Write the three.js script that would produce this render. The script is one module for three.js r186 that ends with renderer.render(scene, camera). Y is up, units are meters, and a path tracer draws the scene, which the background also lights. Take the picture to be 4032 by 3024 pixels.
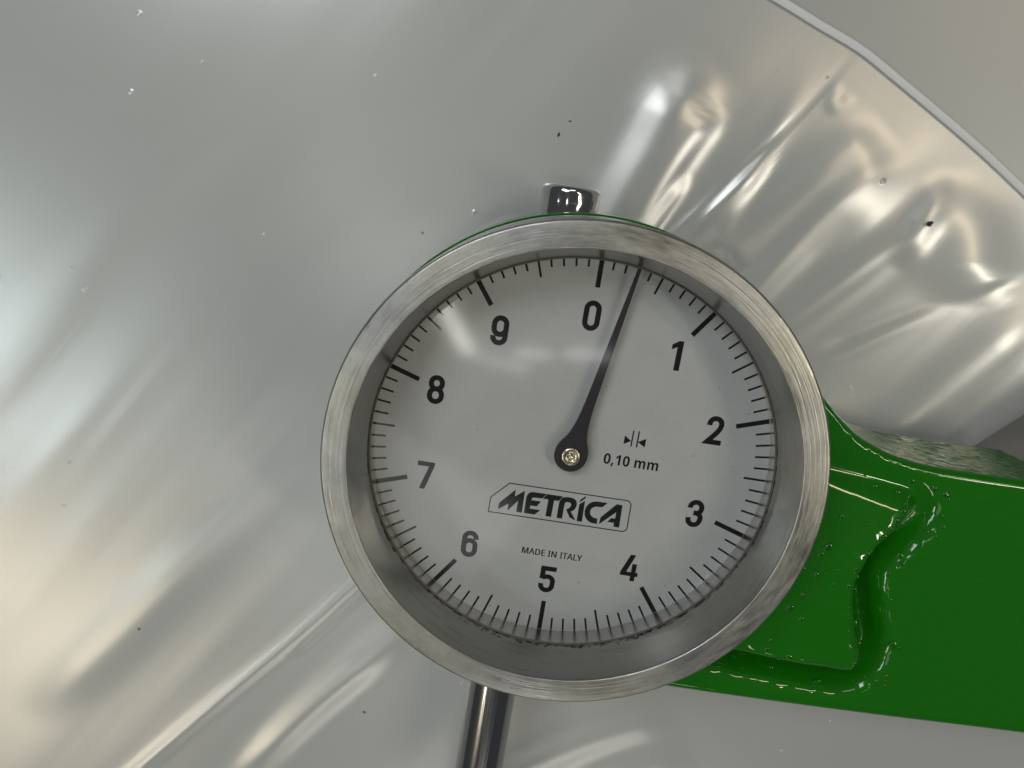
import * as THREE from 'three';
import { ImprovedNoise } from 'three/addons/math/ImprovedNoise.js';
import { mergeGeometries, mergeVertices } from 'three/addons/utils/BufferGeometryUtils.js';
import { RoundedBoxGeometry } from 'three/addons/geometries/RoundedBoxGeometry.js';
import { RectAreaLightUniformsLib } from 'three/addons/lights/RectAreaLightUniformsLib.js';

// ---------------------------------------------------------------- units: drawings in millimetres, world in metres
const MM = 0.001, H0 = 26;                               // the dial face lies 26 mm above the table
const W = (x, y, h) => new THREE.Vector3(x * MM, (h + H0) * MM, -y * MM);
const D = (x, y, h) => new THREE.Vector3(x, h, -y);      // a direction

// ---------------------------------------------------------------- camera, light, exposure
const scene = new THREE.Scene();
const renderer = new THREE.WebGLRenderer({ antialias: true });
renderer.setSize(1024, 768);
renderer.toneMapping = THREE.LinearToneMapping;
renderer.toneMappingExposure = 1.04;
renderer.shadowMap.enabled = true;
const camera = new THREE.PerspectiveCamera(51.995, 4 / 3, 0.01, 30);
camera.position.copy(W(-6.973, 31.75, 97.583));
camera.quaternion.setFromRotationMatrix(new THREE.Matrix4().makeBasis(
  D(0.996426, 0.078704, -0.030687), D(-0.08368, 0.969337, -0.231047), D(0.011562, 0.232789, 0.972459)));
camera.focus = 0.103; camera.userData.fStop = 40;
scene.background = new THREE.Color(0.055, 0.056, 0.057);
RectAreaLightUniformsLib.init();

// ceiling lamps of the workshop: a glowing diffuser and a light of its size just below it
const lampMat = (c) => new THREE.MeshStandardMaterial({ color: 0xeeeeee, emissive: new THREE.Color(...c), emissiveIntensity: 0.6, roughness: 0.6 });
const housingMat = new THREE.MeshStandardMaterial({ color: new THREE.Color(0.7, 0.7, 0.7), roughness: 0.5 });
function ceilingLamp(label, [x, y, z], [w, d], turn, color, power) {
  const g = new THREE.Group(); g.name = numbered('ceiling_lamp'); scene.add(g);
  g.position.set(x, y, z); g.rotation.y = turn;
  g.userData = { label, category: 'ceiling lamp' };
  const a = new THREE.Mesh(new RoundedBoxGeometry(w + 0.04, 0.07, d + 0.04, 2, 0.012), housingMat); a.name = 'lamp_housing'; a.position.y = 0.04; g.add(a);
  const b = new THREE.Mesh(new RoundedBoxGeometry(w, 0.012, d, 1, 0.004), lampMat(color)); b.name = 'lamp_diffuser'; g.add(b);
  const l = new THREE.RectAreaLight(new THREE.Color(...color), power, w, d); l.name = 'lamp_glow';
  l.position.y = -0.012; l.rotation.x = -Math.PI / 2; g.add(l);
}
const used = new Map();
function numbered(n) { const k = used.get(n) ?? 0; used.set(n, k + 1); return k ? n + '_' + String(k).padStart(3, '0') : n; }
const over = (x, y, height = 2.1) => [x * height, height, -y * height];      // where the ceiling is met in that direction from the dial
ceilingLamp('large white ceiling lamp high up left of the lifting knob', over(-0.5, 0.62), [1.4, 0.6], -0.69, [0.97, 1, 0.985], 9);
ceilingLamp('narrow white ceiling lamp high up beyond the lifting knob', over(0.1, 0.74), [0.9, 0.3], 0.2, [1, 0.985, 0.95], 4);
ceilingLamp('cool white ceiling lamp high up on the left of the dial', over(-0.9, -0.2), [1.1, 0.34], -0.69, [0.88, 1, 0.99], 8);
ceilingLamp('warm white ceiling lamp high up on the side of the green arm', over(0.8, -0.12), [1.1, 0.15], -0.69, [1, 0.93, 0.76], 28);
ceilingLamp('amber ceiling lamp high up beyond the hem of the film', over(0.58, 0.32), [0.6, 0.13], -0.69, [1, 0.8, 0.54], 20);
ceilingLamp('warm white ceiling lamp high up below the stem', over(0.1, -1.1), [1.0, 0.2], 0, [1, 0.95, 0.84], 9);
ceilingLamp('amber ceiling lamp high up on the stem side of the dial', over(-0.74, -0.66), [0.8, 0.3], -0.69, [1, 0.86, 0.62], 11);
ceilingLamp('broad dim ceiling panel high up over the lower half of the dial', over(-0.26, -0.46), [0.9, 0.5], -0.5, [1, 0.99, 0.95], 0.5);
ceilingLamp('short slanted tube lamp high up whose reflection lies beside the figure eight', over(-0.198, -0.055), [0.26, 0.06], -0.96, [1, 0.98, 0.92], 14);
ceilingLamp('short tube lamp high up whose reflection lies below the figure nine', over(-0.1, -0.12), [0.27, 0.035], -0.2, [1, 0.98, 0.94], 4);
ceilingLamp('thin tube lamp high up left of the needle', over(-0.028, -0.097), [0.16, 0.022], 0, [1, 1, 1], 11);
ceilingLamp('thin tube lamp high up crossed by the needle', over(0.084, -0.089), [0.2, 0.022], 0.05, [1, 1, 1], 11);

// ---------------------------------------------------------------- helpers
const noise = new ImprovedNoise();
const N = (x, y, z = 0) => noise.noise(x, y, z);
let seed = 7; const rnd = () => (seed = (seed * 16807) % 2147483647) / 2147483647;
const clamp = (v, a, b) => Math.min(b, Math.max(a, v));
const sstep = (a, b, v) => { const t = clamp((v - a) / (b - a), 0, 1); return t * t * (3 - 2 * t); };
function canvasTex(w, h, draw, srgb = true) {
  const c = document.createElement('canvas'); c.width = w; c.height = h;
  draw(c.getContext('2d'), w, h);
  const t = new THREE.CanvasTexture(c); t.colorSpace = srgb ? THREE.SRGBColorSpace : THREE.NoColorSpace;
  t.wrapS = t.wrapT = THREE.RepeatWrapping; t.anisotropy = 8; return t;
}
function greyTex(w, h, fn) {                             // fn(u px, v px) -> 0..1
  const d = new Uint8Array(w * h * 4);
  for (let j = 0; j < h; j++) for (let i = 0; i < w; i++) { const v = clamp(fn(i, j), 0, 1) * 255, k = (j * w + i) * 4; d[k] = d[k + 1] = d[k + 2] = v; d[k + 3] = 255; }
  const t = new THREE.DataTexture(d, w, h); t.magFilter = t.minFilter = THREE.LinearFilter; t.wrapS = t.wrapT = THREE.RepeatWrapping; t.needsUpdate = true; return t;
}
function part(name, geo, mat, parent, label) {
  const m = new THREE.Mesh(geo, mat); m.name = name; m.castShadow = m.receiveShadow = true;
  if (label) m.userData.label = label;
  parent.add(m); return m;
}
const lathe = (pts, seg = 256) => new THREE.LatheGeometry(pts.map(([r, h]) => new THREE.Vector2(r * MM, (h + H0) * MM)), seg);
// signed distance and position along a polyline
function polyDist(P, x, y) {
  let best = 1e9, sd = 0, tt = 0, acc = 0, total = 0;
  for (let i = 0; i + 1 < P.length; i++) {
    const [ax, ay] = P[i], [bx, by] = P[i + 1], dx = bx - ax, dy = by - ay, l = Math.hypot(dx, dy);
    const t = clamp(((x - ax) * dx + (y - ay) * dy) / (l * l), 0, 1), qx = x - ax - dx * t, qy = y - ay - dy * t, d = Math.hypot(qx, qy);
    if (d < best) { best = d; sd = Math.sign(dx * qy - dy * qx) * d; tt = total + t * l; }
    total += l;
  }
  return [sd, tt, total];
}
function smoothLine(P, n = 24) {
  const c = new THREE.CatmullRomCurve3(P.map(([x, y]) => new THREE.Vector3(x, y, 0)));
  return c.getPoints(n).map((p) => [p.x, p.y]);
}

// ---------------------------------------------------------------- the table under everything
{
  const tex = greyTex(512, 512, (i, j) => 0.5 + 0.25 * N(i * 0.9, j * 0.02) + 0.2 * N(i * 0.3, j * 0.008, 4));
  tex.repeat.set(16, 16);
  const m = new THREE.MeshPhysicalMaterial({ color: new THREE.Color(0.33, 0.345, 0.35), metalness: 0.15, roughness: 0.36, bumpMap: tex, bumpScale: 0.00002 });
  const g = new THREE.BoxGeometry(2.4, 0.03, 1.8);
  const t = part('table_top', g, m, scene); t.position.set(0.2, -0.015, 0); t.rotation.y = 0.85; t.userData.kind = 'structure';
}

let filmHeight;
// ---------------------------------------------------------------- clear plastic film, creased, with bubbles and a welded hem
{
  const EDGE = smoothLine([[-130, 122], [-40, 89], [25.3, 62.2], [31.7, 59.3], [38.2, 56.4], [44.2, 52.8], [51.1, 48.5], [58.1, 44], [64.7, 39.4], [90, 21], [140, -18]], 160);
  const ea = new THREE.Vector2(0.79, -0.613), eb = new THREE.Vector2(-0.613, -0.79);        // along the hem, and in from it
  const ORG = [38.2, 56.4];
  // creases: [points, half-width mm, height mm, taper at both ends mm, skew]
  const ridge = (pts, w, a, t0 = 6, t1 = 6) => ({ P: smoothLine(pts, 20), w, a, t0, t1 });
  const R = [
    ridge([[17.4, 53.1], [12.9, 46.7], [10.2, 40], [6.8, 32.8], [2, 22]], 4.4, 1.5, 11, 2),
    ridge([[19.5, 47], [15.5, 42], [11, 34], [8, 26]], 2.0, 0.5, 6, 2),
    ridge([[15.6, 37], [12.7, 31.9], [9, 25]], 0.9, 0.28, 4, 2),
    ridge([[28, 42], [23.5, 36.4], [20.2, 32.8], [15.3, 28.3], [10, 22]], 1.5, 0.5, 8, 2),
    ridge([[37.2, 55.8], [31.0, 47.4], [23.9, 38.8], [18.9, 32.4], [12, 24]], 0.45, -0.24, 1, 6),
    ridge([[46.7, 43.8], [42.5, 39.6], [38.2, 34.9], [33.4, 28.7], [26, 18]], 2.2, 0.6, 8, 2),
    ridge([[57.5, 41.7], [58.6, 35.5], [60.5, 29.2], [60, 20]], 6.5, 1.5, 9, 8),
    ridge([[53.6, 41.4], [52.3, 36.4], [51, 30.9], [49, 25]], 2.2, 0.45, 5, 5),
    ridge([[35.6, 51.6], [35.0, 49.0], [35.3, 46.5]], 0.7, 0.18, 1.5, 2), ridge([[38, 50], [36.4, 48.2], [34.6, 46.9]], 0.7, 0.16, 1.5, 2),
    ridge([[43.5, 46.5], [41, 44], [37, 40.5], [33, 36], [27, 30], [21, 24]], 3.4, 0.7, 6, 4),
    ridge([[38, 11], [48.4, 16.9], [61.4, 22.7], [70, 26]], 1.4, -0.22, 6, 6),
    ridge([[45, -10], [55.5, 2.5], [66.8, 15.5], [78, 28], [90, 42]], 4.0, 0.9, 5, 10),
    ridge([[-22, -23], [-33.0, -35.4], [-42.5, -46.1], [-53.9, -57.9], [-72, -77], [-90, -96]], 1.2, 0.38, 4, 10),
    ridge([[-27, -32], [-38, -44.5], [-43.5, -50.5]], 0.6, 0.14, 4, 4),
    ridge([[-22, -40], [-29.3, -48.9], [-38.9, -59.2], [-46, -68], [-58, -84]], 2.8, 0.75, 16, 24),
    ridge([[-32, -2], [-48.5, -20.9], [-66, -42], [-84, -66]], 3.4, 0.32, 26, 40),
    ridge([[-50, -18], [-62, -33], [-73.6, -47.2], [-92, -68]], 4.2, 0.5, 26, 18),
    ridge([[-44, 46], [-65.7, 29], [-81.7, 11], [-105, -16]], 3.6, 0.3, 40, 8),
    ridge([[-8, -74], [3, -66.5], [14, -60], [26, -55]], 3.4, 0.5, 8, 8),
    ridge([[4, -78], [16, -69], [30, -62]], 3.2, 0.5, 8, 8),
  ];
  for (let i = 0; i < 26; i++) {                          // faint long pulls in the film, lower left and upper right
    const low = i < 16, x0 = low ? -30 - rnd() * 60 : 14 + rnd() * 46, y0 = low ? 5 - rnd() * 60 : 20 + rnd() * 20, l = 30 + rnd() * 45, a = low ? 0.9 + (rnd() - 0.5) * 0.12 : Math.atan2(y0 + 14, x0 - 2), dx = Math.cos(a) * l / 2, dy = Math.sin(a) * l / 2;
    const w = 0.9 + rnd() * 2.4; R.push({ P: smoothLine([[x0 + dx, y0 + dy], [x0, y0], [x0 - dx, y0 - dy]], 8), w, a: w * (low ? 0.01 + rnd() * 0.03 : 0.05 + rnd() * 0.1), t0: l * 0.4, t1: l * 0.4 });
  }
  for (const r of R) { const xs = r.P.map((p) => p[0]), ys = r.P.map((p) => p[1]), m = r.w * 3.2; r.box = [Math.min(...xs) - m, Math.max(...xs) + m, Math.min(...ys) - m, Math.max(...ys) + m]; }
  const height = (x, y, b) => {
    const v = x * ea.x + y * ea.y, u = x * eb.x + y * eb.y;      // across and along the creases
    const lively = clamp(0.25 + sstep(-4, 14, x * 0.7 + y * 0.5 - 8) + 0.12 * sstep(6, -30, y + 0.25 * x - 6), 0, 1);   // the upper left lies smoothest
    let h = 0.8 + 0.36 * N(v / 22, u / 90, 1.3) + lively * ((0.2 + 0.1 * sstep(0, 20, x)) * N(v / 10, u / 110, 5.1) + 0.04 * N(v / 4.2, u / 60, 9.4) + 0.008 * N(v / 1.5, u / 30, 2.2));
    for (const r of R) {
      if (x < r.box[0] || x > r.box[1] || y < r.box[2] || y > r.box[3]) continue;
      const [d, t, T] = polyDist(r.P, x, y);
      h += r.a * Math.exp(-(d * d) / (r.w * r.w)) * sstep(0, r.t0, t) * sstep(0, r.t1, T - t);
    }
    h = 0.12 + Math.max(h, 0) ;
    h = 0.08 + (h - 0.08) * sstep(-2, 20, b);                      // flat near the hem
    return h ;    // the welded bead
  };
  filmHeight = (x, y) => height(x, y, 25);
  const A0 = -150, A1 = 120, B1 = 235, nA = 470, nB = 400, pos = [], uv = [], idx = [];
  const edgeAt = (a) => {                                         // how far in the hem lies at that place along it
    let best = 1e9, q = 0;
    for (let i = 0; i + 1 < EDGE.length; i++) {
      const pa = (EDGE[i][0] - ORG[0]) * ea.x + (EDGE[i][1] - ORG[1]) * ea.y, pb = (EDGE[i + 1][0] - ORG[0]) * ea.x + (EDGE[i + 1][1] - ORG[1]) * ea.y;
      const t = clamp((a - pa) / (pb - pa || 1), 0, 1), d = Math.abs(pa + (pb - pa) * t - a);
      if (d < best) { best = d; const x = EDGE[i][0] + (EDGE[i + 1][0] - EDGE[i][0]) * t - ORG[0], y = EDGE[i][1] + (EDGE[i + 1][1] - EDGE[i][1]) * t - ORG[1]; q = x * eb.x + y * eb.y; }
    }
    return q;
  };
  for (let i = 0; i <= nA; i++) {
    const a = A0 + (A1 - A0) * i / nA, b0 = edgeAt(a);
    for (let j = 0; j <= nB; j++) {
      const t = j / nB, b = B1 * (0.35 * t * t + 0.65 * t);
      const x = ORG[0] + a * ea.x + (b + b0) * eb.x, y = ORG[1] + a * ea.y + (b + b0) * eb.y, p = W(x, y, height(x, y, b) - H0);
      pos.push(p.x, p.y, p.z); uv.push((a - A0) / 270, b / 270);
    }
  }
  for (let i = 0; i < nA; i++) for (let j = 0; j < nB; j++) { const k = i * (nB + 1) + j; idx.push(k, k + 1, k + nB + 1, k + 1, k + nB + 2, k + nB + 1); }
  const g = new THREE.BufferGeometry();
  g.setAttribute('position', new THREE.Float32BufferAttribute(pos, 3)); g.setAttribute('uv', new THREE.Float32BufferAttribute(uv, 2)); g.setIndex(idx); g.computeVertexNormals();
  if (g.attributes.normal.getY(0) < 0) { const ix = g.index.array; for (let i = 0; i < ix.length; i += 3) { const t = ix[i]; ix[i] = ix[i + 1]; ix[i + 1] = t; } g.computeVertexNormals(); }
  const bump = canvasTex(2048, 2048, (c) => {
    c.fillStyle = '#404040'; c.fillRect(0, 0, 2048, 2048);
    for (let i = 0; i < 1500; i++) {                              // fine drawing lines of the film
      const x = rnd() * 2048, y = rnd() * 2048, l = 60 + rnd() * 300;
      c.strokeStyle = `rgba(${rnd() < 0.5 ? '70,70,70' : '59,59,59'},0.5)`; c.lineWidth = 0.8 + rnd() * 1.6;
      c.beginPath(); c.moveTo(x, y); c.lineTo(x + (rnd() - 0.5) * 14, y + l); c.stroke();
    }
    for (let i = 0; i < 170; i++) {                               // trapped bubbles and grit
      const x = rnd() * 2048, y = rnd() * 2048, r = 1.4 + rnd() * rnd() * 4.2, gr = c.createRadialGradient(x, y, 0, x, y, r);
      gr.addColorStop(0, 'rgba(255,255,255,0.9)'); gr.addColorStop(0.55, 'rgba(200,200,200,0.55)'); gr.addColorStop(1, 'rgba(64,64,64,0)');
      c.fillStyle = gr; c.beginPath(); c.arc(x, y, r, 0, 7); c.fill();
    }
  }, false);
  const m = new THREE.MeshPhysicalMaterial({ color: new THREE.Color(0.93, 0.945, 0.945), transmission: 0.8, thickness: 0, roughness: 0.27, ior: 2.33, side: THREE.DoubleSide, bumpMap: bump, bumpScale: 0.0002 });
  const f = part('plastic_film', g, m, scene);
  const bead = new THREE.CatmullRomCurve3(EDGE.filter(([x]) => x > -60 && x < 110).map(([x, y]) => W(x + eb.x * 0.5, y + eb.y * 0.5, 0.55 - H0)));
  const strip = new THREE.TubeGeometry(bead, 260, 0.00058, 12, false); strip.translate(0, -0.00055, 0); strip.scale(1, 0.3, 1); strip.translate(0, 0.00055, 0);
  part('hem', strip, new THREE.MeshPhysicalMaterial({ color: new THREE.Color(0.9, 0.905, 0.93), transmission: 0.6, thickness: 0, roughness: 0.5, ior: 1.5, side: THREE.DoubleSide }), f);
  f.userData.label = 'large sheet of clear creased plastic film spread over the grey table'; f.userData.category = 'plastic film';
}

// ---------------------------------------------------------------- the thickness gauge
const gauge = new THREE.Group(); gauge.name = 'thickness_gauge'; scene.add(gauge);
gauge.userData = { label: 'round dial thickness gauge with silver rim on a glossy green arm', category: 'gauge' };
const A_DIAL = -0.066;                                    // the print is turned a little in the case

// metals
const brushed = (w, h, streak, scratches) => canvasTex(w, h, (c) => {
  c.fillStyle = '#808080'; c.fillRect(0, 0, w, h);
  for (let i = 0; i < streak; i++) {
    const v = 90 + rnd() * 76 | 0, y = rnd() * h, x = rnd() * w, l = 20 + rnd() * w * 0.12;
    c.strokeStyle = `rgba(${v},${v},${v},0.35)`; c.lineWidth = 0.5 + rnd() * 1.1;
    c.beginPath(); c.moveTo(x, y); c.lineTo(x + l, y + (rnd() - 0.5) * 2.5); c.stroke();
  }
  for (let i = 0; i < scratches; i++) {
    const x = rnd() * w, y = rnd() * h, l = 6 + rnd() * 42, a = (rnd() - 0.5) * 1.8, v = rnd() < 0.6 ? 235 : 20;
    c.strokeStyle = `rgba(${v},${v},${v},${0.25 + rnd() * 0.5})`; c.lineWidth = 0.6 + rnd() * 1.1;
    c.beginPath(); c.moveTo(x, y); c.lineTo(x + Math.cos(a) * l, y + Math.sin(a) * l); c.stroke();
  }
}, false);
const PXU = 2048 / 188, PXV = 512 / 24;                   // the rim unrolled: 188 mm round, 24 mm across
const bezelBump = canvasTex(2048, 512, (c, w, h) => {
  c.fillStyle = '#808080'; c.fillRect(0, 0, w, h); c.scale(PXU, PXV);
  const line = (x, y, dx, dy, lw, v, al) => { c.strokeStyle = `rgba(${v},${v},${v},${al})`; c.lineWidth = lw; c.beginPath(); c.moveTo(x, y); c.lineTo(x + dx, y + dy); c.stroke(); };
  for (let i = 0; i < 5000; i++) line(rnd() * 188, rnd() * 24, 2 + rnd() * 14, (rnd() - 0.5) * 0.3, 0.05 + rnd() * 0.1, 84 + rnd() * 88 | 0, 0.3);
  for (let k = 0; k < 70; k++) {                            // bundles of slanted scratches
    const x = rnd() * 188, y = rnd() * 8, a = -0.5 + (rnd() - 0.5) * 1.1, n = 3 + rnd() * 9;
    for (let i = 0; i < n; i++) { const l = 0.8 + rnd() * 4.5; line(x + (rnd() - 0.5) * 6, y + (rnd() - 0.5) * 3, Math.cos(a) * l, Math.sin(a) * l, 0.06 + rnd() * 0.08, rnd() < 0.5 ? 255 : 10, 0.3 + rnd() * 0.5); }
  }
  for (let i = 0; i < 150; i++) { const v = rnd() < 0.5 ? 255 : 0; c.fillStyle = `rgba(${v},${v},${v},0.7)`; c.beginPath(); c.arc(rnd() * 188, rnd() * 10, 0.06 + rnd() * rnd() * 0.22, 0, 7); c.fill(); }
}, false);
const bezelTone = canvasTex(1024, 256, (c, w, h) => {      // patina
  const im = c.createImageData(w, h);
  for (let j = 0; j < h; j++) for (let i = 0; i < w; i++) {
    const t = i / w * Math.PI * 2, X = Math.cos(t) * 3, Y = Math.sin(t) * 3, n = N(X, Y, j / 40) + 0.5 * N(X * 4, Y * 4, j / 18) + 0.35 * N(X * 16, Y * 16, j / 5), m = N(X * 0.8 + 9, Y * 0.8, 2) , k = (j * w + i) * 4;
    const v = 190 + 24 * n; im.data[k] = v + 3 * m; im.data[k + 1] = v + 1 * m; im.data[k + 2] = v - 5 - 8 * m; im.data[k + 3] = 255;
  }
  c.putImageData(im, 0, 0);
});
const wallTone = canvasTex(2048, 256, (c, w, h) => {        // grime in the corner where the crystal meets the wall
  c.fillStyle = '#bab8b3'; c.fillRect(0, 0, w, h); c.save(); c.translate(0, h); c.scale(PXU, -h / 24);
  for (let i = 0; i < 900; i++) { const x = rnd() * 188, big = 0.25 + 0.75 * Math.max(0, Math.cos((x / 188 - 0.0) * Math.PI * 2)), y = rnd() * rnd() * 0.9 * big; c.fillStyle = rnd() < 0.2 ? 'rgba(96,58,40,0.55)' : `rgba(20,19,17,${0.15 + rnd() * 0.4})`; c.beginPath(); c.ellipse(x, y, 0.08 + rnd() * 0.45, 0.05 + rnd() * 0.13, 0, 0, 7); c.fill(); }
  for (let i = 0; i < 240; i++) { const x = rnd() * 188, y = rnd() * 6; c.strokeStyle = `rgba(60,56,50,${0.05 + rnd() * 0.16})`; c.lineWidth = 0.05 + rnd() * 0.1; c.beginPath(); c.moveTo(x, y); c.lineTo(x + 1 + rnd() * 6, y + (rnd() - 0.5) * 0.3); c.stroke(); }
  c.restore();
});
const unrolled = (pts) => {                               // lathe whose uv follow the rim in millimetres
  const g = lathe(pts), n = pts.length, len = [0]; for (let i = 1; i < n; i++) len.push(len[i - 1] + Math.hypot(pts[i][0] - pts[i - 1][0], pts[i][1] - pts[i - 1][1]));
  const a = g.attributes.uv; for (let i = 0; i < a.count; i++) a.setY(i, len[i % n] / 24); return g;
};
const bezelRough = greyTex(1024, 128, (i, j) => 0.37 + 0.14 * N(i * 0.02, j * 0.06) + 0.1 * N(i * 0.09, j * 0.5, 3));
const steel = new THREE.MeshPhysicalMaterial({ color: new THREE.Color(0.8, 0.805, 0.81), map: bezelTone, metalness: 1, roughness: 1, roughnessMap: bezelRough, bumpMap: bezelBump, bumpScale: 0.00015 });
const wallSteel = new THREE.MeshPhysicalMaterial({ color: new THREE.Color(0.74, 0.745, 0.76), map: wallTone, metalness: 1, roughness: 0.24, bumpMap: bezelBump, bumpScale: 0.000025 });
const axial = canvasTex(512, 512, (c) => { c.fillStyle = '#808080'; c.fillRect(0, 0, 512, 512); for (let i = 0; i < 420; i++) { const v = 70 + rnd() * 116 | 0, x = rnd() * 512, y = rnd() * 512; c.strokeStyle = `rgba(${v},${v},${v},0.5)`; c.lineWidth = 1 + rnd() * 7; c.beginPath(); c.moveTo(x, y); c.lineTo(x + (rnd() - 0.5) * 6, y + 100 + rnd() * 400); c.stroke(); } }, false);
const darkChrome = new THREE.MeshPhysicalMaterial({ color: new THREE.Color(0.4, 0.41, 0.42), metalness: 1, roughness: 0.16, bumpMap: axial, bumpScale: 0.00009 });
const chrome = new THREE.MeshPhysicalMaterial({ color: new THREE.Color(0.62, 0.62, 0.63), metalness: 1, roughness: 0.09 });

// rim of the dial: front ring, steep inner wall, rounded outer edge, groove
part('bezel', unrolled([[26.72, 9.86], [26.74, 9.98], [26.81, 10.07], [26.92, 10.1], [27.3, 10.1], [28.5, 10.07], [29.6, 10.04], [29.72, 10.0], [29.86, 9.88], [29.97, 9.66], [30, 9.4], [29.98, 7.2], [29.7, 6.95], [29.7, 6.5], [30.02, 6.25], [30.05, 3], [30.05, -0.9], [29.3, -1.0]]), steel, gauge);
part('inner_wall', unrolled([[25.35, 4.2], [25.45, 4.5], [25.75, 5.6], [26.2, 7.6], [26.69, 9.8], [26.73, 9.93]]), wallSteel, gauge);
part('inner_ring', lathe([[25.78, -0.1], [25.75, 0.6], [25.45, 3.4], [25.32, 4.0]]), new THREE.MeshPhysicalMaterial({ color: new THREE.Color(0.62, 0.61, 0.59), metalness: 1, roughness: 0.28, bumpMap: bezelBump, bumpScale: 0.00003 }), gauge);
// dirty sealing ring round the crystal
{
  const g = new THREE.TorusGeometry(25.3 * MM, 0.13 * MM, 8, 256); g.rotateX(Math.PI / 2); g.translate(0, (4.12 + H0) * MM, 0);
  part('sealing_ring', g, new THREE.MeshStandardMaterial({ color: new THREE.Color(0.09, 0.08, 0.07), roughness: 0.8 }), gauge);
}

// printed dial
const glyph = (c, n) => {                                // upright condensed figures, 3.8 tall, y up
  const w = 0.76, h = 1.58;
  c.lineWidth = 0.66; c.lineCap = 'butt'; c.lineJoin = 'miter'; c.beginPath();
  const oval = (x0, y0, x1, y1, r) => { c.moveTo(x0 + r, y0); c.arcTo(x1, y0, x1, y1, r); c.arcTo(x1, y1, x0, y1, r); c.arcTo(x0, y1, x0, y0, r); c.arcTo(x0, y0, x1, y0, r); c.closePath(); };
  const poly = (p) => { p.forEach(([x, y], i) => (i ? c.lineTo(x, y) : c.moveTo(x, y))); };
  if (n === 0) { oval(-w, -h, w, h, w); c.stroke(); }
  else if (n === 1) { poly([[0.02, -1.9], [0.72, -1.9], [0.72, 1.9], [0.14, 1.9], [-0.66, 1.36], [-0.66, 0.72], [0.02, 1.12]]); c.closePath(); c.fill(); }
  else if (n === 2) { c.moveTo(-w, 0.62); c.lineTo(-w, h - w); c.arc(0, h - w, w, Math.PI, 0, true); c.bezierCurveTo(w, 0.1, 0.1, -0.6, -0.68, -h); c.lineTo(w + 0.36, -h); c.stroke(); }
  else if (n === 3) { c.moveTo(-w, 0.72); c.lineTo(-w, h - w); c.arc(0, h - w, w, Math.PI, 0, true); c.bezierCurveTo(w, 0.25, 0.5, 0.06, -0.2, 0.06); c.stroke(); c.beginPath(); c.moveTo(-0.2, 0.1); c.bezierCurveTo(0.5, 0.1, w + 0.06, -0.1, w + 0.06, -0.75); c.arc(0.02, -h + w, w, 0, -Math.PI, true); c.lineTo(-w, -0.62); c.stroke(); }
  else if (n === 4) { poly([[-0.2, 1.9], [0.5, 1.9], [-0.42, -0.62], [1.16, -0.62], [1.16, -1.2], [-1.2, -1.2], [-1.2, -0.7]]); c.closePath(); c.fill(); c.fillRect(0.22, -1.9, 0.62, 2.5); }
  else if (n === 5) { poly([[1.05, h], [-0.72, h], [-0.72, 0.05]]); c.stroke(); c.beginPath(); c.moveTo(-0.72, 0.1); c.bezierCurveTo(-0.3, 0.62, w, 0.5, w, -0.3); c.lineTo(w, -h + w); c.arc(0, -h + w, w, 0, -Math.PI, true); c.lineTo(-w, -0.66); c.stroke(); }
  else if (n === 6 || n === 9) { if (n === 9) c.rotate(Math.PI); oval(-w, -h, w, 0.5, w); c.moveTo(-w, -0.4); c.lineTo(-w, h - w); c.arc(0, h - w, w, Math.PI, 0, true); c.lineTo(w, 0.72); c.stroke(); }
  else if (n === 7) { poly([[-1.12, 1.9], [1.12, 1.9], [1.12, 1.45], [0.12, -1.9], [-0.6, -1.9], [0.4, 1.28], [-1.12, 1.28]]); c.closePath(); c.fill(); }
  else if (n === 8) { oval(-w + 0.06, 0.1, w - 0.06, h, 0.68); c.stroke(); c.beginPath(); oval(-w, -h, w, 0.1, w); c.stroke(); }
};
const DR = 25.9;
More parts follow.
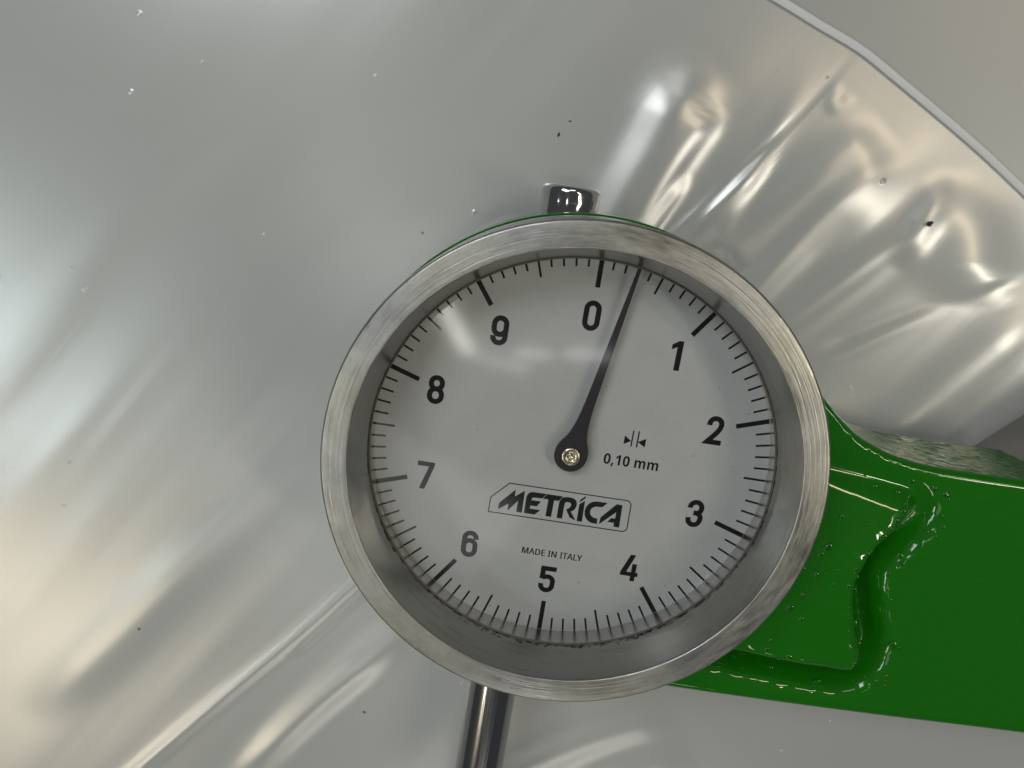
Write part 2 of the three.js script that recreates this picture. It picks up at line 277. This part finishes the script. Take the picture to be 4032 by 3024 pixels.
const dialTex = canvasTex(2048, 2048, (c, w) => {
  c.fillStyle = '#a0a3a4'; c.fillRect(0, 0, w, w);
  const img = c.getImageData(0, 0, w, w), d = img.data;
  for (let j = 0; j < w; j++) for (let i = 0; i < w; i++) { const k = (j * w + i) * 4, v = 3 * N(i / 170, j / 170) + 2 * N(i / 31, j / 31, 3) + (rnd() - 0.5) * 3; d[k] += v; d[k + 1] += v; d[k + 2] += v; }
  c.putImageData(img, 0, 0);
  c.save(); c.translate(w / 2, w / 2); c.scale(w / 2 / DR, -w / 2 / DR);
  const ink = '#060606'; c.fillStyle = c.strokeStyle = ink;
  for (let i = 0; i < 100; i++) {
    c.save(); c.rotate(-i * Math.PI / 50);
    const [r0, tw] = i % 10 === 0 ? [21.55, 0.6] : i % 5 === 0 ? [22.9, 0.27] : [23.95, 0.25];
    c.fillRect(-tw / 2, r0, tw, 25.75 - r0); c.restore();
  }
  [[-0.09, 17.99], [11.14, 14.57], [17.89, 5.71], [17.65, -5.86], [10.67, -14.86], [-0.05, -18.32], [-11.11, -14.83], [-18.21, -6.1], [-18.17, 5.63], [-11.18, 14.44]].forEach(([x, y], n) => { c.save(); c.translate(x, y); glyph(c, n); c.restore(); });
  const fill = (P) => { c.beginPath(); P.forEach(([x, y], i) => (i ? c.lineTo(x, y) : c.moveTo(x, y))); c.closePath(); c.fill(); };
  // maker's mark: letters in a clipped box
  c.lineWidth = 0.13; c.lineJoin = 'round'; c.beginPath();
  c.moveTo(-9.26, -9.83); c.lineTo(-9.24, -7.79); c.lineTo(-7.03, -5.45); c.lineTo(8.5, -5.47); c.arcTo(9.2, -5.47, 9.2, -6.2, 0.7); c.lineTo(9.24, -9.2); c.arcTo(9.24, -9.86, 8.6, -9.86, 0.64); c.closePath(); c.stroke();
  c.fillStyle = '#0b1611';
  fill([[-8.05, -9.3], [-8.02, -8.4], [-6.12, -6.22], [-6.1, -7.2], [-4.9, -6.2], [-4.86, -9.3], [-5.62, -9.3], [-5.58, -7.7], [-6.77, -9.3], [-6.79, -8.33]]);
  c.beginPath(); c.moveTo(-4.58, -9.3); c.lineTo(-4.58, -7.1); c.quadraticCurveTo(-4.5, -6.22, -3.7, -6.2); c.lineTo(-1.98, -6.2); c.lineTo(-2.5, -6.92); c.lineTo(-3.6, -6.94); c.quadraticCurveTo(-3.86, -7.0, -3.88, -7.36); c.lineTo(-2.56, -7.36); c.lineTo(-3.06, -8.12); c.lineTo(-3.88, -8.12); c.lineTo(-3.88, -8.58); c.lineTo(-2.5, -8.58); c.lineTo(-3.14, -9.3); c.closePath(); c.fill();
  fill([[-1.92, -6.2], [0.2, -6.2], [-0.3, -6.92], [-0.9, -6.92], [-0.94, -9.3], [-1.7, -9.3], [-1.66, -6.92], [-2.4, -6.92]]);
  c.beginPath(); c.moveTo(-0.2, -9.3); c.lineTo(-0.2, -7.2); c.quadraticCurveTo(-0.14, -6.24, 0.75, -6.2); c.lineTo(1.3, -6.2); c.quadraticCurveTo(2.1, -6.26, 2.14, -7.1); c.quadraticCurveTo(2.1, -7.9, 1.5, -8.14); c.lineTo(2.34, -9.3); c.lineTo(1.5, -9.0); c.lineTo(0.86, -7.94); c.quadraticCurveTo(1.4, -7.66, 1.42, -7.2); c.quadraticCurveTo(1.36, -6.9, 1.05, -6.9); c.lineTo(0.8, -6.9); c.quadraticCurveTo(0.55, -6.95, 0.54, -7.3); c.lineTo(0.52, -9.3); c.closePath(); c.fill();
  fill([[2.47, -6.95], [3.13, -6.35], [3.2, -9.34], [2.49, -9.34]]); fill([[2.5, -6.3], [3.14, -5.66], [3.14, -5.98], [2.44, -6.72]]);
  c.beginPath(); c.moveTo(6.12, -6.2); c.lineTo(5.5, -6.9); c.lineTo(4.9, -6.92); c.bezierCurveTo(3.75, -6.95, 3.75, -8.5, 4.9, -8.56); c.lineTo(5.14, -8.56); c.lineTo(5.2, -9.32); c.lineTo(4.8, -9.32); c.bezierCurveTo(2.8, -9.25, 2.85, -6.2, 4.85, -6.2); c.closePath(); c.fill();
  fill([[5.5, -9.3], [5.52, -8.35], [7.32, -6.18], [8.09, -6.2], [8.19, -9.38], [7.43, -9.38], [7.42, -8.82], [6.5, -8.82], [6.95, -8.22], [7.46, -8.2], [7.45, -7.3]]);
  c.fillStyle = ink;
  // gap symbol
  fill([[6.72, 3.3], [6.72, 2.14], [7.62, 2.68]]); fill([[9.5, 3.26], [9.5, 2.1], [8.5, 2.68]]);
  c.fillRect(7.64, 1.95, 0.17, 2.16); c.fillRect(8.36, 1.95, 0.17, 2.16);
  const text = (s, x, y, width, capH, font) => {
    c.save(); c.translate(x, y); c.font = font.replace('%', '100');
    const m = c.measureText(s), cap = c.measureText('H').actualBoundingBoxAscent || 72;
    c.scale(width / m.width, -capH / cap); c.fillText(s, 0, 0); c.restore();
  };
  text('0,10 mm', 4.5, -0.82, 7.35, 1.42, 'bold %px sans-serif');
  text('MADE IN ITALY', -4.16, -15.0, 8.2, 0.88, '%px sans-serif'); text('MADE IN ITALY', -4.11, -15.0, 8.2, 0.88, '%px sans-serif');
  for (let i = 0; i < 90; i++) {                          // specks of dirt on the dial
    const r = Math.sqrt(rnd()) * 25, t = rnd() * 7; c.fillStyle = `rgba(70,66,60,${0.15 + rnd() * 0.45})`;
    c.beginPath(); c.arc(r * Math.cos(t), r * Math.sin(t), 0.03 + rnd() * rnd() * 0.1, 0, 7); c.fill();
  }
  c.restore();
});
dialTex.wrapS = dialTex.wrapT = THREE.ClampToEdgeWrapping;
{
  const g = new THREE.CircleGeometry(DR * MM, 128); g.rotateX(-Math.PI / 2);
  const d = part('dial_face', g, new THREE.MeshPhysicalMaterial({ map: dialTex, roughness: 0.6, specularIntensity: 0.25 }), gauge);
  d.position.y = H0 * MM; d.rotation.y = A_DIAL;
}
// pointer with its hub
{
  const p = new THREE.Group(); p.name = 'pointer'; gauge.add(p);
  p.position.copy(W(0.1, 0, 1.45)); p.rotation.y = -0.2438;
  const s = new THREE.Shape();
  s.moveTo(-0.1, 25.9); s.lineTo(0.1, 25.9); s.lineTo(0.5, 8.5);
  s.bezierCurveTo(0.6, 5.2, 0.75, 3.6, 1.35, 2.2); s.bezierCurveTo(1.95, 1.2, 2.05, 0.6, 2.02, 0);
  s.absarc(0, 0, 2.02, 0, -Math.PI, true);
  s.bezierCurveTo(-2.05, 0.6, -1.95, 1.2, -1.35, 2.2); s.bezierCurveTo(-0.75, 3.6, -0.6, 5.2, -0.5, 8.5); s.closePath();
  const g = new THREE.ExtrudeGeometry(s, { depth: 0.2, bevelEnabled: true, bevelSize: 0.1, bevelThickness: 0.09, bevelSegments: 2, curveSegments: 24 });
  g.rotateX(-Math.PI / 2); g.scale(MM, MM, MM);
  part('needle', g, new THREE.MeshPhysicalMaterial({ color: new THREE.Color(0.022, 0.02, 0.023), roughness: 0.42, specularIntensity: 0.35 }), p);
  const L = (pts) => new THREE.LatheGeometry(pts.map(([r, h]) => new THREE.Vector2(r * MM, h * MM)), 48);
  part('hub', L([[1.24, 0.28], [1.24, 0.5], [1.14, 0.64], [0.95, 0.7], [0.62, 0.66], [0.5, 0.56], [0.44, 0.5], [0.0, 0.5]]), new THREE.MeshPhysicalMaterial({ color: new THREE.Color(0.6, 0.55, 0.43), metalness: 1, roughness: 0.22 }), p);
  part('pin', L([[0.3, 0.5], [0.3, 0.8], [0.2, 0.9], [0, 0.92]]), new THREE.MeshPhysicalMaterial({ color: new THREE.Color(0.6, 0.58, 0.52), metalness: 1, roughness: 0.2 }), p);
}
// domed crystal
part('crystal', lathe([...Array(17)].map((_, i) => { const r = 24.6 * i / 16; return [r, 5.5 - 1.0 * (r / 24.6) ** 2]; }).concat([[24.75, 4.48], [25.1, 4.25], [25.3, 4.05]])),
  new THREE.MeshPhysicalMaterial({ color: 0xffffff, transmission: 1, thickness: 0, roughness: 0.1, ior: 1.5, side: THREE.DoubleSide }), gauge);

// green paint
const paintBump = greyTex(1024, 1024, (i, j) => { const u = i / 1024, v = j / 1024; const f = (s, z) => { const a = N(u * s, v * s, z), b = N((u - 1) * s, v * s, z); return a * (1 - u) + b * u; }; return 0.5 + 0.3 * f(46, 1) + 0.25 * f(110, 5); });
const green = new THREE.MeshPhysicalMaterial({ color: new THREE.Color(0.006, 0.122, 0.0015), roughness: 0.5, specularIntensity: 0.08, clearcoat: 1, clearcoatRoughness: 0.07, bumpMap: paintBump, bumpScale: 0.0001 });
// the case behind the rim
part('case', lathe([[29.2, -0.7], [30.2, -0.9], [30.36, -1.4], [30.4, -10], [30.3, -19], [28, -24.5], [25, -25.6], [0, -25.6]]), green, gauge);

// cast arm: one closed skin, cross-section by cross-section
{
  const curve = (P) => { const c = new THREE.SplineCurve(P.map(([x, y]) => new THREE.Vector2(x, y))).getPoints(400); return (x) => { for (let i = 0; i + 1 < c.length; i++) if (x <= c[i + 1].x) { const t = (x - c[i].x) / (c[i + 1].x - c[i].x); return c[i].y + t * (c[i + 1].y - c[i].y); } return c[c.length - 1].y; }; };
  const top = curve([[-2, 30], [12, 27], [24, 19], [33.4, 8.8], [35.6, 6.6], [38.3, 4.4], [41.4, 2.8], [44.1, 1.8], [48.2, 0.9], [55.6, 0.3], [61.2, 0], [75, -0.6], [125, -2]]);
  const bot = curve([[-2, -34], [17.3, -35.9], [31.3, -36.8], [49.5, -37.7], [70, -38.5], [125, -41]]);
  const STEP = smoothLine([[20, 4], [36, -0.4], [43.6, -2.0], [47, -3.0], [48.2, -5.2], [46.9, -8.2], [43.9, -12.0], [42.5, -16.2], [43.6, -21.8], [45.0, -27.4], [43.6, -30.6], [37.5, -30.7], [32.1, -30.2], [20, -28.4]], 60);
  const groove = (x, y) => {
    const [d] = polyDist(STEP, x, y), amp = sstep(4, -15, y) * 0.6 + sstep(-1, -8, y) * 0.4;      // boss: a step down, with a ditch at its foot
    return 3.0 * sstep(4, -15, y) * (1 - sstep(-2.2, 1.0, d)) - 4.6 * amp * Math.exp(-(((d - 0.5) / 1.6) ** 2));
  };
  const skin = (x, y) => {
    let g = 0;
    if (x < 60) for (const [u, v, w] of [[0, 0, 0.24], [0.7, 0, 0.12], [-0.7, 0, 0.12], [0, 0.7, 0.12], [0, -0.7, 0.12], [0.6, 0.6, 0.07], [-0.6, 0.6, 0.07], [0.6, -0.6, 0.07], [-0.6, -0.6, 0.07]]) g += w * groove(x + u, y + v);
    const [d] = polyDist(STEP, x, y), amp = sstep(-1.5, -7, y), rough = sstep(6, -1, d), ends = sstep(60, 44, x);
    const lump = 0.09 * N(x / 3.1, y / 3.1, 1) + 0.07 * N(x / 1.25, y / 1.25, 4) * sstep(-0.1, 0.4, N(x / 5, y / 5, 12));
    const lip = 0.16 * N(x / 1.0, y / 1.0, 6) * Math.exp(-(((top(x) - y) / 1.8) ** 2)) * sstep(52, 42, x);
    return -4.0 + lip + 0.16 * (N(x / 1.8, y / 1.8, 21) + 0.15 * N(x / 0.8, y / 0.8, 3)) * Math.exp(-((d / 4) ** 2)) * ends * sstep(-2, -10, y) + g * ends + lump * (0.05 + 1.3 * rough * sstep(-4, -12, y))
      + 0.12 * sstep(-5, -12, y) * ends * Math.exp(-(((d + 2.9) / 0.9) ** 2)) * (0.8 + 1.2 * N(x / 2.3, y / 2.3, 2)) + 0.1 * amp * Math.exp(-(((d - 4.3) / 0.9) ** 2)) * (0.7 + 1.5 * N(x / 2.9 + 2.2 * N(x / 9, y / 9, 3), y / 2.9, 8));
  };
  const xs = [], nx = 300, nt = 260; for (let i = 0; i <= nx; i++) xs.push(-2 + 122 * (i / nx) ** 1.0);
  const pos = [], uv = [], idx = [], RF = 1.1; let rows = 0;
  for (const x of xs) {
    const yb = bot(x), yt = top(x), row = [];
    for (let k = 0; k <= 12; k++) row.push([yb + 0.25 * N(x / 3, k), -20 + (20 - 4 - RF) * k / 12 ]);
    for (let k = 1; k < 7; k++) { const a = k / 7 * Math.PI / 2; row.push([yb + RF * (1 - Math.cos(a)), null, -RF * (1 - Math.sin(a))]); }
    for (let k = 0; k <= nt; k++) row.push([yb + RF + (yt - yb - 2 * RF) * k / nt, null, 0]);
    for (let k = 6; k > 0; k--) { const a = k / 7 * Math.PI / 2; row.push([yt - RF * (1 - Math.cos(a)), null, -RF * (1 - Math.sin(a))]); }
    for (let k = 0; k <= 40; k++) row.push([yt, -4 - RF - (16 - RF) * k / 40]);
    row.forEach(([y, h, drop], k) => {
      if (h === null) h = skin(x, y) + drop;
      if (k > row.length - 42) { const s = k - row.length + 41; y += 0.16 * N(x / 1.9, h / 0.5, 3) + 0.09 * N(x / 0.9, h / 0.3, 6); if (s === 0) h += skin(x, y) + 4; }
      const p = W(x, y, h); pos.push(p.x, p.y, p.z); uv.push(x / 60, (k < 20 || k > row.length - 42 ? (y + h) : y) / 60);
    });
    rows = row.length;
  }
  for (let i = 0; i < xs.length - 1; i++) for (let j = 0; j < rows; j++) { const a = i * rows + j, b = i * rows + (j + 1) % rows; idx.push(a, a + rows, b, b, a + rows, b + rows); }
  const g = new THREE.BufferGeometry();
  g.setAttribute('position', new THREE.Float32BufferAttribute(pos, 3)); g.setAttribute('uv', new THREE.Float32BufferAttribute(uv, 2)); g.setIndex(idx); g.computeVertexNormals();
  const mid = 150 * rows + 150; if (g.attributes.normal.getY(mid) < 0) { const ix = g.index.array; for (let i = 0; i < ix.length; i += 3) { const t = ix[i]; ix[i] = ix[i + 1]; ix[i + 1] = t; } g.computeVertexNormals(); }
  const arm = part('arm', g, green, gauge);
  const beads = [];                                       // hardened beads in the thick paint
  for (let i = 0; i < 90; i++) {
    const t = rnd(), k = Math.floor(8 + t * (STEP.length - 10)), side = rnd(), [px, py] = STEP[k];
    const x = side < 0.35 ? px - 3 + (rnd() - 0.5) * 1.2 : side < 0.65 ? px + 4.2 + (rnd() - 0.5) * 1.4 : 28 + rnd() * 14, y = side < 0.65 ? py + (rnd() - 0.5) * 2 - (py < -29 ? 2 : 0) : -6 - rnd() * 22, r = 0.14 + rnd() * rnd() * 0.34;
    if (y < bot(x) + 1.5 || y > top(x) - 1.5) continue;
    const b = new THREE.SphereGeometry(r * MM, 10, 8); b.scale(1 + rnd() * 0.6, 0.42, 1 + rnd() * 0.8); b.rotateY(rnd() * 3); const w = W(x, y, skin(x, y)); b.translate(w.x, w.y, w.z); beads.push(b);
  }
  const pb = part('paint_bead', mergeGeometries(beads), green, arm); pb.userData.kind = 'stuff';
}
// measuring stem and lifting knob, on one axis behind the dial
{
  const h = -12, dir = D(Math.sin(0.0718), Math.cos(0.0718), 0), from = W(-4.4, 0, h), q = new THREE.Quaternion().setFromUnitVectors(new THREE.Vector3(0, 1, 0), dir);
  const L = (pts) => new THREE.LatheGeometry(pts.map(([r, y]) => new THREE.Vector2(r * MM, y * MM)), 64);
  const stem = part('stem', L([[0, -95], [3.4, -95], [3.79, -94.5], [3.79, -25]]), darkChrome, gauge); stem.position.copy(from); stem.quaternion.copy(q);
  const knob = part('lifting_knob', L([[4.15, 26], [4.12, 29.4], [3.95, 30.6], [4.0, 31.4], [4.02, 32.6], [3.95, 33.1], [3.7, 33.45], [3.3, 33.6], [2.8, 33.62], [0, 33.5]]), chrome, gauge); knob.position.copy(from).add(D(-0.35 * MM, 0, 0)); knob.quaternion.copy(q);
}

// ---------------------------------------------------------------- dark brushed steel block at the right edge
{
  const tex = brushed(1024, 1024, 5000, 120); tex.repeat.set(3, 3);
  const g = new THREE.Group(); g.name = 'steel_block'; scene.add(g);
  g.userData = { label: 'dark brushed steel block behind the green arm', category: 'metal block' };
  const b = part('body', new RoundedBoxGeometry(0.06, 0.012, 0.04, 3, 0.0012), new THREE.MeshPhysicalMaterial({ color: new THREE.Color(0.24, 0.22, 0.2), metalness: 1, roughness: 0.38, bumpMap: tex, bumpScale: 0.00006 }), g);
  g.position.copy(W(89, -8, -20)); g.rotation.y = 0.72;
}
// ---------------------------------------------------------------- a crumb and dust lying on the film
const crumb = (x, y, s, k) => { const g = new THREE.IcosahedronGeometry(s * MM, 3), p = g.attributes.position; for (let i = 0; i < p.count; i++) { const v = new THREE.Vector3().fromBufferAttribute(p, i), f = 1 + 0.9 * N(v.x / s / MM * 1.3, v.y / s / MM * 1.3, k); p.setXYZ(i, v.x * f * 1.5, v.y * f * 0.6, v.z * f); } g.computeVertexNormals(); g.rotateY(k); const w = W(x, y, 0); g.translate(w.x, (filmHeight(x, y) + 0.5 * s) * MM, w.z); return g; };
const dirt = new THREE.MeshStandardMaterial({ color: new THREE.Color(0.03, 0.027, 0.024), roughness: 0.9 });
const fleck = part('dirt_crumb', crumb(51.6, 32.5, 0.34, 0.7), dirt, scene); fleck.userData = { label: 'single dark crumb of dirt on the film right of the dial', category: 'crumb' };
const dust = part('dust', mergeGeometries([[-3, 43], [-4.5, 41], [-24, 25], [-70, -47], [-30, -60]].map(([x, y], i) => crumb(x, y, 0.1 + 0.06 * rnd(), i * 1.3))), dirt, scene); dust.userData.kind = 'stuff';

renderer.render(scene, camera);
